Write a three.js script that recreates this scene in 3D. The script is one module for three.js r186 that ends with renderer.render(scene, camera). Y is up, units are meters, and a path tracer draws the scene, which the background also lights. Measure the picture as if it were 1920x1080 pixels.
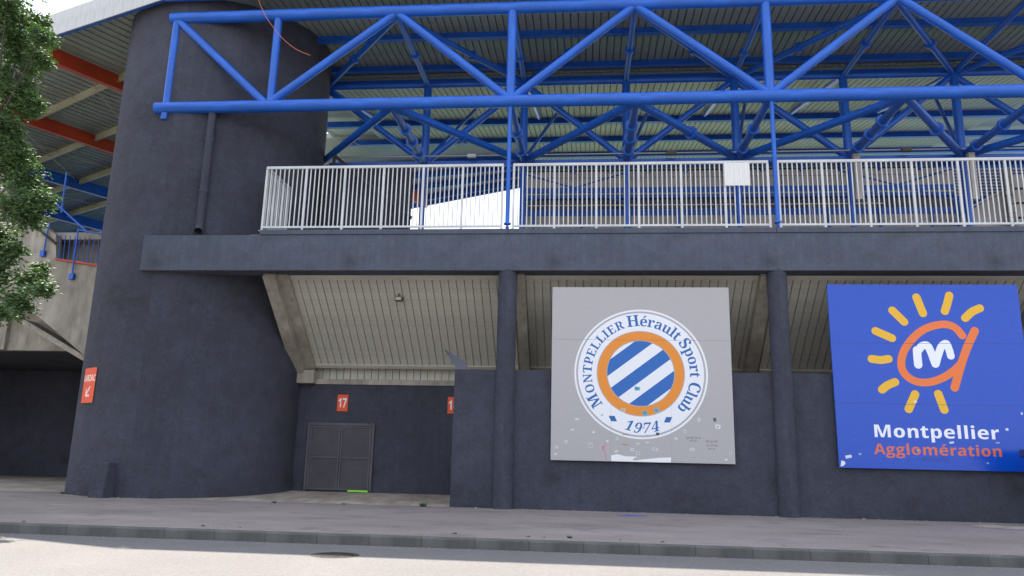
import * as THREE from 'three';
import { mergeGeometries } from 'three/addons/utils/BufferGeometryUtils.js';
import { RoundedBoxGeometry } from 'three/addons/geometries/RoundedBoxGeometry.js';

// ---------------------------------------------------------------- camera, sky, sun, exposure
const F = 1450, W = 1920, H = 1080, D2R = Math.PI / 180;
const scene = new THREE.Scene();
const camera = new THREE.PerspectiveCamera(2 * Math.atan(H / 2 / F) / D2R, W / H, 0.1, 1200);
camera.position.set(0, 1.3, 22.837);
camera.rotation.order = 'YXZ';
camera.rotation.set(12.6904 * D2R, 5.4907 * D2R, 1.3453 * D2R);
camera.updateMatrixWorld(true);

const renderer = new THREE.WebGLRenderer({ antialias: true });
renderer.toneMapping = THREE.LinearToneMapping;
renderer.toneMappingExposure = 3.35;
renderer.shadowMap.enabled = true;

const SUN = new THREE.Vector3(-0.312, 0.842, -0.443).normalize();
{ // pale summer sky: whitish near the horizon and round the sun, blue overhead
  const w = 256, h = 128, data = new Float32Array(w * h * 4);
  for (let j = 0; j < h; j++) for (let i = 0; i < w; i++) {
    const el = ((j + .5) / h - .5) * Math.PI, az = ((i + .5) / w - .5) * 2 * Math.PI;
    const d = new THREE.Vector3(Math.cos(el) * Math.cos(az), Math.sin(el), Math.cos(el) * Math.sin(az));
    const t = Math.pow(Math.max(0, d.y), .5), c = Math.max(0, d.dot(SUN));
    const glow = .5 * Math.pow(c, 6) + 1.4 * Math.pow(c, 40);
    const hor = [.62, .62, .62], zen = [.32, .385, .52], gnd = [.28, .26, .24];
    for (let k = 0; k < 3; k++) {
      let v = d.y < 0 ? gnd[k] : hor[k] + (zen[k] - hor[k]) * t;
      if (d.y > 0) v += glow * [1, .97, .92][k];
      data[(j * w + i) * 4 + k] = v * .95;
    }
    data[(j * w + i) * 4 + 3] = 1;
  }
  const sky = new THREE.DataTexture(data, w, h, THREE.RGBAFormat, THREE.FloatType);
  sky.mapping = THREE.EquirectangularReflectionMapping;
  sky.magFilter = THREE.LinearFilter; sky.minFilter = THREE.LinearFilter; sky.wrapS = THREE.RepeatWrapping; sky.needsUpdate = true;
  scene.background = sky; scene.environment = sky;
}
const sun = new THREE.DirectionalLight(0xfff5ea, 4.0);
sun.position.copy(SUN).multiplyScalar(80); sun.target.position.set(0, 0, 0);
sun.castShadow = true; sun.shadow.mapSize.set(4096, 4096);
Object.assign(sun.shadow.camera, { left: -60, right: 60, top: 60, bottom: -60, near: 1, far: 220 });
scene.add(sun, sun.target);

// ---------------------------------------------------------------- helpers
let seed = 12345;
const rnd = () => { seed = (seed * 1664525 + 1013904223) >>> 0; return seed / 4294967296; };
const rr = (a, b) => a + (b - a) * rnd();
const V = (x, y, z) => new THREE.Vector3(x, y, z);
const ray = (px, py) => V((px - 960) / F, -(py - 540) / F, -1).applyQuaternion(camera.quaternion);
const C0 = camera.position;
const P = (px, py, z) => { const d = ray(px, py); return C0.clone().addScaledVector(d, (z - C0.z) / d.z); };   // pixel met with the plane z
const G = (px, py, y) => { const d = ray(px, py); return C0.clone().addScaledVector(d, (y - C0.y) / d.y); };   // pixel met with the level y

const used = {};
const numbered = (n) => { used[n] = (used[n] ?? -1) + 1; return used[n] ? n + '_' + String(used[n]).padStart(3, '0') : n; };
function tag(o, label, category, group, kind) {
  if (label) o.userData.label = label;
  if (category) o.userData.category = category;
  if (group) o.userData.group = group;
  if (kind) o.userData.kind = kind;
  return o;
}
function thing(name, label, category, pos = [0, 0, 0], group) {
  const g = new THREE.Group(); g.name = numbered(name); g.position.set(...pos); scene.add(g);
  return tag(g, label, category, group);
}
function mesh(name, geo, mat, parent) {
  const m = new THREE.Mesh(geo, mat); m.castShadow = m.receiveShadow = true;
  if (parent) { m.name = name; parent.add(m); } else { m.name = numbered(name); scene.add(m); }
  return m;
}
// uv in metres by the dominant direction of each normal
function uvm(geo) {
  const p = geo.attributes.position, n = geo.attributes.normal, uv = new Float32Array(p.count * 2);
  for (let i = 0; i < p.count; i++) {
    const ax = Math.abs(n.getX(i)), ay = Math.abs(n.getY(i)), az = Math.abs(n.getZ(i));
    const x = p.getX(i), y = p.getY(i), z = p.getZ(i);
    const [u, v] = ay >= ax && ay >= az ? [x, z] : ax >= az ? [z, y] : [x, y];
    uv[2 * i] = u; uv[2 * i + 1] = v;
  }
  geo.setAttribute('uv', new THREE.BufferAttribute(uv, 2)); return geo;
}
// box between two corners
function box(x0, y0, z0, x1, y1, z1, round = 0) {
  const a = Math.abs(x1 - x0), b = Math.abs(y1 - y0), c = Math.abs(z1 - z0);
  const g = round ? new RoundedBoxGeometry(a, b, c, 2, Math.min(round, a / 2.1, b / 2.1, c / 2.1)) : new THREE.BoxGeometry(a, b, c);
  g.translate((x0 + x1) / 2, (y0 + y1) / 2, (z0 + z1) / 2); return uvm(g);
}
const UP = V(0, 1, 0);
function tube(a, b, r, seg = 16, r2 = r) {
  const L = a.distanceTo(b), g = new THREE.CylinderGeometry(r2, r, L, seg, 1);
  const uv = g.attributes.uv; for (let i = 0; i < uv.count; i++) uv.setXY(i, uv.getX(i) * 2 * Math.PI * r, uv.getY(i) * L);
  g.applyQuaternion(new THREE.Quaternion().setFromUnitVectors(UP, b.clone().sub(a).normalize()));
  g.translate((a.x + b.x) / 2, (a.y + b.y) / 2, (a.z + b.z) / 2); return g;
}
// rectangular bar from a to b, w across (sideways), h in the "up" sense
function bar(a, b, w, h, up = UP) {
  const d = b.clone().sub(a), L = d.length(); d.normalize();
  const s = V(0, 0, 0).crossVectors(d, up).normalize(), u = V(0, 0, 0).crossVectors(s, d).normalize();
  const g = uvm(new THREE.BoxGeometry(L, h, w));
  g.applyMatrix4(new THREE.Matrix4().makeBasis(d, u, s)); g.translate((a.x + b.x) / 2, (a.y + b.y) / 2, (a.z + b.z) / 2); return g;
}
function extrudePoly(pts, depth, z0) { // pts [x,y] in the plane z, pushed back from z0 to z0-depth
  const s = new THREE.Shape(pts.map((p) => new THREE.Vector2(p[0], p[1])));
  const g = new THREE.ExtrudeGeometry(s, { depth, bevelEnabled: false }); g.translate(0, 0, z0 - depth); return uvm(g);
}

// ---------------------------------------------------------------- procedural textures
function hash(x, y, s) { let h = (x * 374761393 + y * 668265263 + s * 2147483647) | 0; h = Math.imul(h ^ (h >>> 13), 1274126177); return ((h ^ (h >>> 16)) >>> 0) / 4294967296; }
function vnoise(x, y, per, s) {
  const x0 = Math.floor(x), y0 = Math.floor(y), fx = x - x0, fy = y - y0, ux = fx * fx * (3 - 2 * fx), uy = fy * fy * (3 - 2 * fy);
  const m = (a) => ((a % per) + per) % per;
  const a = hash(m(x0), m(y0), s), b = hash(m(x0 + 1), m(y0), s), c = hash(m(x0), m(y0 + 1), s), d = hash(m(x0 + 1), m(y0 + 1), s);
  return a + (b - a) * ux + (c - a) * uy + (a - b - c + d) * ux * uy;
}
function fbm(u, v, base, oct, s, gain = .5) { let t = 0, a = 1, w = 0, f = base; for (let i = 0; i < oct; i++) { t += a * vnoise(u * f, v * f, f, s + i * 17); w += a; a *= gain; f *= 2; } return t / w; }
function tex(size, fn, srgb = true, tile = 1) {
  const d = new Uint8Array(size * size * 4);
  for (let j = 0; j < size; j++) for (let i = 0; i < size; i++) {
    const c = fn(i / size, j / size, i, j), k = (j * size + i) * 4;
    for (let q = 0; q < 3; q++) d[k + q] = Math.max(0, Math.min(255, (Array.isArray(c) ? c[q] : c) * 255));
    d[k + 3] = 255;
  }
  const t = new THREE.DataTexture(d, size, size); t.wrapS = t.wrapT = THREE.RepeatWrapping;
  t.magFilter = THREE.LinearFilter; t.minFilter = THREE.LinearMipmapLinearFilter; t.generateMipmaps = true;
  if (srgb) t.colorSpace = THREE.SRGBColorSpace; t.repeat.set(1 / tile, 1 / tile); t.needsUpdate = true; return t;
}
const lin = (r, g, b) => new THREE.Color().setRGB(r, g, b);
function M(col, o = {}) { return new THREE.MeshStandardMaterial({ color: col, roughness: .8, ...o }); }

const stuccoMap = tex(1024, (u, v) => {
  const big = fbm(u, v, 3, 4, 11), mid = fbm(u, v, 24, 3, 31), fine = hash(Math.floor(u * 1024), Math.floor(v * 1024), 5), run = fbm(u, v, 3, 1, 75) * .4 + .6 * vnoise(u * 90, v * 5, 90, 77);
  const patch = fbm(u, v, 7, 3, 15), trow = fbm(u * 1, v * 1, 8, 2, 21) * fbm(u, v, 64, 3, 23);
  const chip = hash(Math.floor(u * 512), Math.floor(v * 512), 501) > .99985 ? .5 : 0, dark = Math.max(0, patch - .62) * .35;
  const k = .80 + .09 * (big - .5) + .10 * (mid - .5) + .26 * (fine - .5) + .07 * (run - .5) + .14 * (trow - .25) - dark + chip;
  return [k * (1 + .05 * (patch - .5)), k, k * (1.0 + .06 * (mid - .5))];
}, true, 6.3);
const stuccoBump = tex(512, (u, v) => .7 * fbm(u, v, 32, 3, 3, .7) + .3 * hash(Math.floor(u * 512), Math.floor(v * 512), 9), false, 3.3);
const asphaltMap = tex(1024, (u, v) => {
  const big = fbm(u, v, 4, 4, 51), st = fbm(u * 1, v * 1, 9, 4, 61), fine = hash(Math.floor(u * 1024), Math.floor(v * 1024), 8);
  const lane = fbm(u, v * 1, 2, 5, 63), scuff = Math.max(0, fbm(u * 1, v * 1, 14, 4, 65) - .62) * .5;
  const k = .86 + .20 * (big - .5) + .26 * (fine - .5) + .14 * (lane - .5) + .10 * (st - .5) - scuff;
  return [k, k * .985, k * (.97 + .04 * big)];
}, true, 7.3);
asphaltMap.repeat.set(1 / 11, 1 / 6.1);
const roadMap = tex(1024, (u, v) => {
  const big = fbm(u, v, 3, 4, 151), fine = hash(Math.floor(u * 1024), Math.floor(v * 1024), 18), sp = fbm(u, v, 128, 2, 19);
  const k = .87 + .1 * (big - .5) + .26 * (fine - .5) + .16 * (sp - .5); return [k, k, k];
}, true, 3.7);
const grainBump = tex(512, (u, v) => hash(Math.floor(u * 512), Math.floor(v * 512), 91) * .6 + .4 * fbm(u, v, 64, 2, 4), false, 1.3);
const concreteMap = tex(1024, (u, v) => {
  const big = fbm(u, v, 3, 5, 71), st = fbm(u, v * .25, 18, 4, 81), fine = hash(Math.floor(u * 1024), Math.floor(v * 1024), 28);
  const k = .80 + .34 * (big - .5) + .22 * (st - .5) + .07 * (fine - .5); return [k, k * (.985 + .02 * st), k * (.96 + .04 * big)];
}, true, 3.1);
const paintMap = tex(512, (u, v) => { const b = fbm(u, v, 4, 5, 41), f = hash(Math.floor(u * 512), Math.floor(v * 512), 44); const k = .88 + .24 * (b - .5) + .06 * (f - .5); return [k, k, k]; }, true, 2.3);
const paintRough = tex(256, (u, v) => .5 + .5 * fbm(u, v, 6, 4, 141), false, 1.7);
const sheetMap = tex(512, (u, v) => { const b = fbm(u, v, 3, 4, 241), s = fbm(u, v * .06, 48, 3, 251); const k = .88 + .14 * (b - .5) + .1 * (s - .5); return [k, k * .995, k * .98]; }, true, 2.9);

const MAT = {
  stucco: M(lin(.076, .081, .112), { map: stuccoMap, bumpMap: stuccoBump, bumpScale: .03, roughness: .92 }),
  beam: M(lin(.115, .132, .178), { map: stuccoMap, bumpMap: stuccoBump, bumpScale: .003, roughness: .85 }),
  gate: M(lin(.105, .10, .118), { map: paintMap, roughness: .6 }),
  blue: M(lin(.014, .145, .68), { map: paintMap, roughness: .38 }),
  orange: M(lin(.56, .065, .02), { map: paintMap, roughness: .5 }),
  white: M(lin(.78, .79, .78), { map: paintMap, roughness: .45 }),
  fascia: M(lin(.72, .73, .74), { map: sheetMap, roughness: .5 }),
  soffit: M(lin(.68, .665, .59), { map: sheetMap, roughness: .62 }),
  deck: M(lin(.36, .41, .38), { map: sheetMap, roughness: .6 }),
  galv: M(lin(.55, .55, .38), { map: sheetMap, roughness: .5 }),
  concrete: M(lin(.50, .46, .39), { map: concreteMap, bumpMap: grainBump, bumpScale: .003, roughness: .93 }),
  slab: M(lin(.58, .49, .41), { map: concreteMap, bumpMap: grainBump, bumpScale: .003, roughness: .95 }),
  sidewalk: M(lin(.345, .298, .268), { map: asphaltMap, bumpMap: grainBump, bumpScale: .004, roughness: .95 }),
  road: M(lin(.20, .19, .181), { map: roadMap, bumpMap: grainBump, bumpScale: .005, roughness: .93 }),
  kerb: M(lin(.165, .165, .16), { map: concreteMap, bumpMap: grainBump, bumpScale: .003, roughness: .9 }),
  ground: M(lin(.24, .22, .2), { map: asphaltMap, roughness: .95 }),
  pitch: M(lin(.075, .17, .035), { roughness: 1 }),
  panelWhite: M(lin(.62, .58, .55), { map: sheetMap, roughness: .6 }),
  window: M(lin(.03, .03, .045), { roughness: .25 }),
  iron: M(lin(.06, .055, .05), { map: concreteMap, roughness: .7, metalness: .3 }),
  pipe: M(lin(.36, .37, .38), { roughness: .5, metalness: .5 }),
  lampBox: M(lin(.09, .07, .055), { roughness: .6 }),
  cable: M(lin(.55, .16, .09), { roughness: .6 }),
  bark: M(lin(.10, .08, .06), { map: concreteMap, roughness: .95 }),
  lime: M(lin(.32, .80, .06), { roughness: .4 }),
  bin: M(lin(.02, .06, .2), { map: paintMap, roughness: .45 }),
  weed: new THREE.MeshPhysicalMaterial({ color: lin(.07, .13, .03), roughness: .9, side: THREE.DoubleSide }),
  bluePaint: M(lin(.05, .1, .5), { roughness: .9 }),
};

// ---------------------------------------------------------------- ground, road, pavement, kerb
function sheet(pts, mat, name) { // quad list of corners a,b,c,d (counter-clockwise from above)
  const g = new THREE.BufferGeometry(), pos = [];
  for (const [a, b, c, d] of pts) for (const q of [a, b, c, a, c, d]) pos.push(...q);
  g.setAttribute('position', new THREE.Float32BufferAttribute(pos, 3)); g.computeVertexNormals(); uvm(g);
  return tag(mesh(name, g, mat), null, null, null, 'structure');
}
const ZK = 8.0, YK = -.1, YR = -.28;
sheet([[[-500, -.42, 500], [500, -.42, 500], [500, -.42, -500], [-500, -.42, -500]]], MAT.ground, 'ground');
sheet([[[-150, YR, 60], [150, YR, 60], [150, YR, ZK - .1], [-150, YR, ZK - .1]]], MAT.road, 'road');
// pavement: falls from the wall to the kerb, goes on into the passage on the left
sheet([[[-60, YK, ZK - .17], [60, YK, ZK - .17], [60, 0, -.02], [-60, 0, -.02]], [[-60, 0, -.02], [60, 0, -.02], [60, 0, -14], [-60, 0, -14]]], MAT.sidewalk, 'sidewalk');
// concrete apron in the gate recess, sloping up to the gate
sheet([[[-13.2, .004, .02], [-3.7, .004, .02], [-3.7, .19, -3.7], [-13.2, .19, -3.7]], [[-3.7, .012, -.2], [22, .012, -.2], [22, .19, -3.7], [-3.7, .19, -3.7]]], MAT.slab, 'concrete_apron');
sheet([[[-40, .004, -1.9], [-14.6, .004, -1.9], [-14.6, .05, -16], [-40, .05, -16]]], MAT.slab, 'passage_paving');
{
  const kerb = new THREE.Group(); kerb.name = 'kerb'; scene.add(kerb); tag(kerb, null, null, null, 'structure');
  const ks = new THREE.Shape(); ks.moveTo(ZK - .18, YR - .12); ks.lineTo(ZK + .012, YR - .12); ks.lineTo(ZK + .004, YK - .03); ks.quadraticCurveTo(ZK - .002, YK + .005, ZK - .035, YK + .008); ks.lineTo(ZK - .18, YK + .008); ks.closePath();
  const kg = new THREE.ExtrudeGeometry(ks, { depth: .994, bevelEnabled: false, curveSegments: 6 }); kg.rotateY(-Math.PI / 2); kg.rotateX(0); kg.scale(-1, 1, 1);
  { const p = kg.attributes.position, ix = new Float32Array(p.array); for (let q = 0; q < p.count; q += 3) for (let c = 0; c < 3; c++) { p.array[(q + 1) * 3 + c] = ix[(q + 2) * 3 + c]; p.array[(q + 2) * 3 + c] = ix[(q + 1) * 3 + c]; } kg.computeVertexNormals(); uvm(kg); }
  for (let i = 0; i < 58; i++) {
    const x = -32 + i * 1.0, dy = rr(-.002, .002), dz = rr(-.003, .003);
    const k = mesh('kerbstone', kg, MAT.kerb, kerb); k.position.set(x + .001, dy, dz);
  }
}
{ // sheet-iron cover in the road at the edge of the shade
  const c = G(628, 1041, YR), t = thing('manhole_cover', 'round rusty iron manhole cover in the road beside the kerb', 'manhole', [c.x, YR, c.z]);
  const rim = new THREE.RingGeometry(.34, .40, 40); rim.rotateX(-Math.PI / 2); rim.translate(0, .006, 0); mesh('rim', uvm(rim), MAT.iron, t);
  const lid = new THREE.CylinderGeometry(.33, .33, .02, 40); lid.translate(0, .0, 0); mesh('lid', uvm(lid), MAT.iron, t);
  for (let i = -3; i <= 3; i++) { const L = Math.sqrt(.3 * .3 - (i * .085) ** 2); mesh('lid_rib', box(-L, .008, i * .085 - .015, L, .016, i * .085 + .015), MAT.iron, t); }
}
{
  const a = G(120, 945, -.02), b = G(162, 942, -.02), c = a.clone().add(b).multiplyScalar(.5);
  const y = -.03 - .0;
  const t = thing('inspection_cover', 'square pavement cover with pale concrete frame at the foot of the tower', 'cover', [c.x, -.055, c.z]);
  for (const s of [-1, 1]) { mesh('frame_bar', box(-.45, 0, s * .4 - .06, .45, .016, s * .4 + .06), MAT.concrete, t); mesh('frame_bar', box(s * .39 - .06, 0, -.338, s * .39 + .06, .016, .338), MAT.concrete, t); }
  mesh('plate', box(-.33, 0, -.338, .33, .008, .338), MAT.iron, t);
}
{ // sprayed blue mark
  const c = G(1187, 966, 0), s = new THREE.Shape();
  for (let i = 0; i < 28; i++) { const a = i / 28 * Math.PI * 2, r = 1 + .18 * Math.sin(a * 3) + rr(-.15, .15); const x = .38 * r * Math.cos(a), y = .16 * r * Math.sin(a); i ? s.lineTo(x, y) : s.moveTo(x, y); }
  const g = new THREE.ShapeGeometry(s); g.rotateX(-Math.PI / 2 + .0126); const m = mesh('paint_mark', g, MAT.bluePaint); m.position.set(c.x, -.0126 * c.z + .006, c.z);
  tag(m, 'blue sprayed paint mark on the pavement under the crest sign', 'paint mark');
}

{ // worn pale concrete patch and grit along the foot of the walls
  seed = 31; const c = G(1890, 988, -.01), sp = new THREE.Shape();
  for (let i = 0; i < 30; i++) { const a = i / 30 * Math.PI * 2, q = 1 + rr(-.2, .2); const x = 1.1 * q * Math.cos(a), y = .55 * q * Math.sin(a); i ? sp.lineTo(x, y) : sp.moveTo(x, y); }
  const g = new THREE.ShapeGeometry(sp); g.rotateX(-Math.PI / 2 + .0128); uvm(g); const m = mesh('concrete_patch', g, MAT.slab); m.position.set(c.x + .3, -.0128 * c.z + .005, c.z); tag(m, null, null, null, 'structure');
  const bits = [], put = (x, y, z, k) => { const b = new THREE.IcosahedronGeometry(k, 0); b.scale(rr(.8, 1.6), rr(.4, .8), rr(.8, 1.4)); b.rotateY(rr(0, 6)); b.translate(x, y, z); bits.push(b); };
  for (let i = 0; i < 170; i++) { const x = rr(-3.8, 12); put(x, .004, .03 + Math.pow(rnd(), 2) * .35, rr(.008, rnd() < .12 ? .04 : .02)); }
  for (let i = 0; i < 130; i++) { const a = rr(-.75, .55), q = 3.69 + Math.pow(rnd(), 2) * .3; put(-13.602 + q * Math.sin(a), -.002, -3.52 + q * Math.cos(a), rr(.01, rnd() < .15 ? .045 : .025)); }
  for (let i = 0; i < 160; i++) put(rr(-14, 10), -.1 + .004, 7.8 - Math.pow(rnd(), 2) * .5, rr(.005, .014));
  for (let i = 0; i < 140; i++) put(rr(-12, 10), YR + .003, 8.02 + Math.pow(rnd(), 2) * .4, rr(.005, .013));
  tag(mesh('grit', mergeGeometries(bits), MAT.concrete), 'loose pale grit along the wall foot and the kerb', 'grit', null, 'stuff');
}

// ---------------------------------------------------------------- lower front wall, columns, beam
const ZW = 0, ZB = .31;
{
  const t = thing('street_wall', 'dark slate stucco wall along the pavement between the round columns', 'wall', [0, 0, 0]);
  mesh('wall_face', box(P(848, 820, 0).x, -.1, -.28, 24, 3.97, 0), MAT.stucco, t);
  const f = P(848, 693, 0); // bent metal sheet standing on the wall's end
  const a = P(832, 655, -.9), b = P(856, 692, -.15), c = P(879, 692, -.15), d = P(868, 676, -.5), e = P(838, 658, -.9);
  const g = new THREE.BufferGeometry(), q = (...v) => v.flatMap((p) => [p.x, p.y, p.z]);
  const off = (p) => p.clone().add(V(.02, .0, -.03));
  const m1 = P(860, 692, -.1);
  g.setAttribute('position', new THREE.Float32BufferAttribute([...q(a, b, m1), ...q(a, m1, e), ...q(e, m1, c), ...q(e, c, d), ...q(off(a), off(m1), off(b)), ...q(off(a), off(e), off(m1)), ...q(off(e), off(c), off(m1)), ...q(off(e), off(d), off(c))], 3));
  g.computeVertexNormals(); uvm(g);
  const fl = mesh('metal_flap', g, new THREE.MeshStandardMaterial({ color: lin(.13, .14, .17), roughness: .5, metalness: .2, side: THREE.DoubleSide }), t);
}
const colX = [(P(935, 508, .05).x + P(970, 508, .05).x) / 2, (P(1436.7, 508, .05).x + P(1475, 508, .05).x) / 2]; colX.push(2 * colX[1] - colX[0]);
const colLabels = ['round slate column left of the crest sign', 'round slate column between the crest sign and the blue sign', 'round slate column beyond the blue sun sign'];
const beamBot = P(960, 507, ZB).y, beamTop = P(960, 438.5, ZB).y, copeTop = P(960, 429, ZB).y;
colX.forEach((x, i) => {
  const g = new THREE.CylinderGeometry(.285, .285, beamBot + .15, 40, 1, true); const uv = g.attributes.uv; for (let k = 0; k < uv.count; k++) uv.setXY(k, uv.getX(k) * 1.79, uv.getY(k) * 7.1);
  const m = mesh('round_column', g, MAT.stucco); m.position.set(x, (beamBot - .05) / 2, .03);
  tag(m, colLabels[i], 'column', 'round columns under the beam');
});
{
  const t = thing('edge_beam', 'long slate concrete edge beam carried by the round columns', 'beam', [0, 0, 0]);
  const x0 = P(261, 508, ZB).x;
  mesh('beam_body', box(x0, beamBot, -.35, 25, beamTop, ZB, .012), MAT.beam, t);
  const cx = [P(487, 441, ZB).x, colX[0], colX[1], colX[2], 25];
  for (let i = 0; i < 4; i++) mesh('coping', box(cx[i] + .006, beamTop + .004, -.2, cx[i + 1] - .006, copeTop, ZB + .03, .01), MAT.beam, t);
}

// ---------------------------------------------------------------- round stair tower
const TC = V(-13.602, 0, -3.52), TR = 3.672;
const towerTop = 17.2;
const tw = thing('stair_tower', 'tall round slate stucco tower at the end of the beam', 'tower', [TC.x, 0, TC.z]);
{
  const g = new THREE.CylinderGeometry(TR, TR, towerTop + .3, 128, 1, true); const uv = g.attributes.uv; for (let k = 0; k < uv.count; k++) uv.setXY(k, uv.getX(k) * 2 * Math.PI * TR, uv.getY(k) * (towerTop + .3));
  g.translate(0, (towerTop - .3) / 2, 0); mesh('wall', g, MAT.stucco, tw);
}
// point of the tower's near face seen at a pixel
function onTower(px, py, R = TR) {
  const d = ray(px, py), ox = C0.x - TC.x, oz = C0.z - TC.z, a = d.x * d.x + d.z * d.z, b = ox * d.x + oz * d.z, c = ox * ox + oz * oz - R * R, q = b * b - a * c;
  const t = (-b - Math.sqrt(Math.max(0, q))) / a; return C0.clone().addScaledVector(d, t);
}
{ // drainpipe with elbow, painted like the tower
  const a = onTower(384, 205, TR + .12), b = onTower(373, 436, TR + .12), ang = Math.atan2(b.x - TC.x, b.z - TC.z);
  const R = TR + .13, x = R * Math.sin(ang), z = R * Math.cos(ang);
  const n = V(Math.sin(ang), 0, Math.cos(ang));
  const pts = [V(x, a.y + .1, z).addScaledVector(n, -.25), V(x, a.y, z).addScaledVector(n, -.06), V(x, a.y - .2, z), V(x, b.y + .5, z), V(x, b.y + .25, z), V(x, b.y + .1, z).addScaledVector(n, .05), V(x, b.y - .02, z).addScaledVector(n, .2)];
  const g = new THREE.TubeGeometry(new THREE.CatmullRomCurve3(pts, false, 'centripetal'), 60, .125, 14); mesh('drainpipe', g, MAT.stucco, tw);
  for (const y of [9.6, 11.4]) mesh('pipe_collar', tube(V(x, y, z), V(x, y + .08, z), .15), MAT.stucco, tw);
}
{ // plinth block at the foot
  const a = onTower(196, 934), ang = Math.atan2(a.x - TC.x, a.z - TC.z);
  const g = box(-.27, -.3, -.35, .27, 1.02, .42, .03); const p = g.attributes.position;
  for (let i = 0; i < p.count; i++) if (p.getY(i) > .5 && p.getZ(i) > 0) p.setZ(i, p.getZ(i) - .12);
  const m = mesh('plinth_block', g, MAT.stucco, tw); m.position.set(TR * Math.sin(ang), 0, TR * Math.cos(ang)); m.rotation.y = ang;
}

// ---------------------------------------------------------------- lettering and print
function canvasTex(w, h, draw) { const c = document.createElement('canvas'); c.width = w; c.height = h; const x = c.getContext('2d'); draw(x, w, h); const t = new THREE.CanvasTexture(c); t.colorSpace = THREE.SRGBColorSpace; t.anisotropy = 8; return t; }
function panelWithPrint(t, name, w, h, d, printMat, edgeMat) { // sheet with a printed face (face on +z, centred on x, base at 0)
  mesh(name, new RoundedBoxGeometry(w, h, d, 2, .008).translate(0, h / 2, -d / 2 - .002), edgeMat, t);
  mesh('print', new THREE.PlaneGeometry(w - .012, h - .012).translate(0, h / 2, .001), printMat, t);
}
{ // direction sign bent round the tower
  const a = onTower(159, 725), b = onTower(179, 722), a0 = Math.atan2(a.x - TC.x, a.z - TC.z) - .02, a1 = Math.atan2(b.x - TC.x, b.z - TC.z);
  const yT = onTower(180, 689).y, yB = onTower(170, 755).y;
  const map = canvasTex(512, 640, (x, w, h) => {
    x.fillStyle = '#e8501c'; x.fillRect(0, 0, w, h); x.fillStyle = '#f2e6e0'; x.textAlign = 'center'; x.font = 'bold 165px sans-serif'; const tw = x.measureText('LARZAC').width;
    x.save(); x.translate(w / 2 + 4, 245); x.scale(486 / tw, 1); x.fillText('LARZAC', 0, 0); x.restore();
    x.strokeStyle = '#f2e6e0'; x.lineWidth = 34; x.lineCap = 'butt'; x.beginPath(); x.moveTo(345, 350); x.lineTo(205, 500); x.stroke();
    x.beginPath(); x.moveTo(200, 372); x.lineTo(200, 508); x.lineTo(345, 508); x.stroke();
  });
  const g = new THREE.CylinderGeometry(TR + .025, TR + .025, yT - yB, 16, 1, true, a0, a1 - a0);
  const s = mesh('direction_sign', g, M(lin(1, 1, 1), { map, roughness: .5, side: THREE.DoubleSide })); s.position.set(TC.x, (yT + yB) / 2, TC.z);
  tag(s, 'orange sign with white arrow on the round tower', 'sign');
}
function gateSign(num, px0, px1, py0, py1, label) {
  const Z = -3.57, a = P(px0, py1, Z), b = P(px1, py0, Z), w = b.x - a.x, h = b.y - a.y;
  const t = thing('gate_number_sign', label, 'sign', [(a.x + b.x) / 2, a.y, Z], 'orange gate number signs');
  const map = canvasTex(256, 340, (x, cw, ch) => { x.fillStyle = '#e4501a'; x.fillRect(0, 0, cw, ch); x.fillStyle = '#efe9e6'; x.textAlign = 'center'; x.font = 'bold 265px sans-serif'; x.save(); x.translate(cw / 2 - 4, 262); x.scale(.74, 1.0); x.fillText(num, 0, 0); x.restore(); });
  panelWithPrint(t, 'plate', w, h, .025, M(lin(1, 1, 1), { map, roughness: .5 }), MAT.orange);
}
gateSign('17', 631, 653.5, 740, 771, 'orange plate reading 17 above the double gate');
gateSign('18', 838.5, 861, 744.5, 775.5, 'orange plate starting with 1, half hidden by the street wall');

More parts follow.
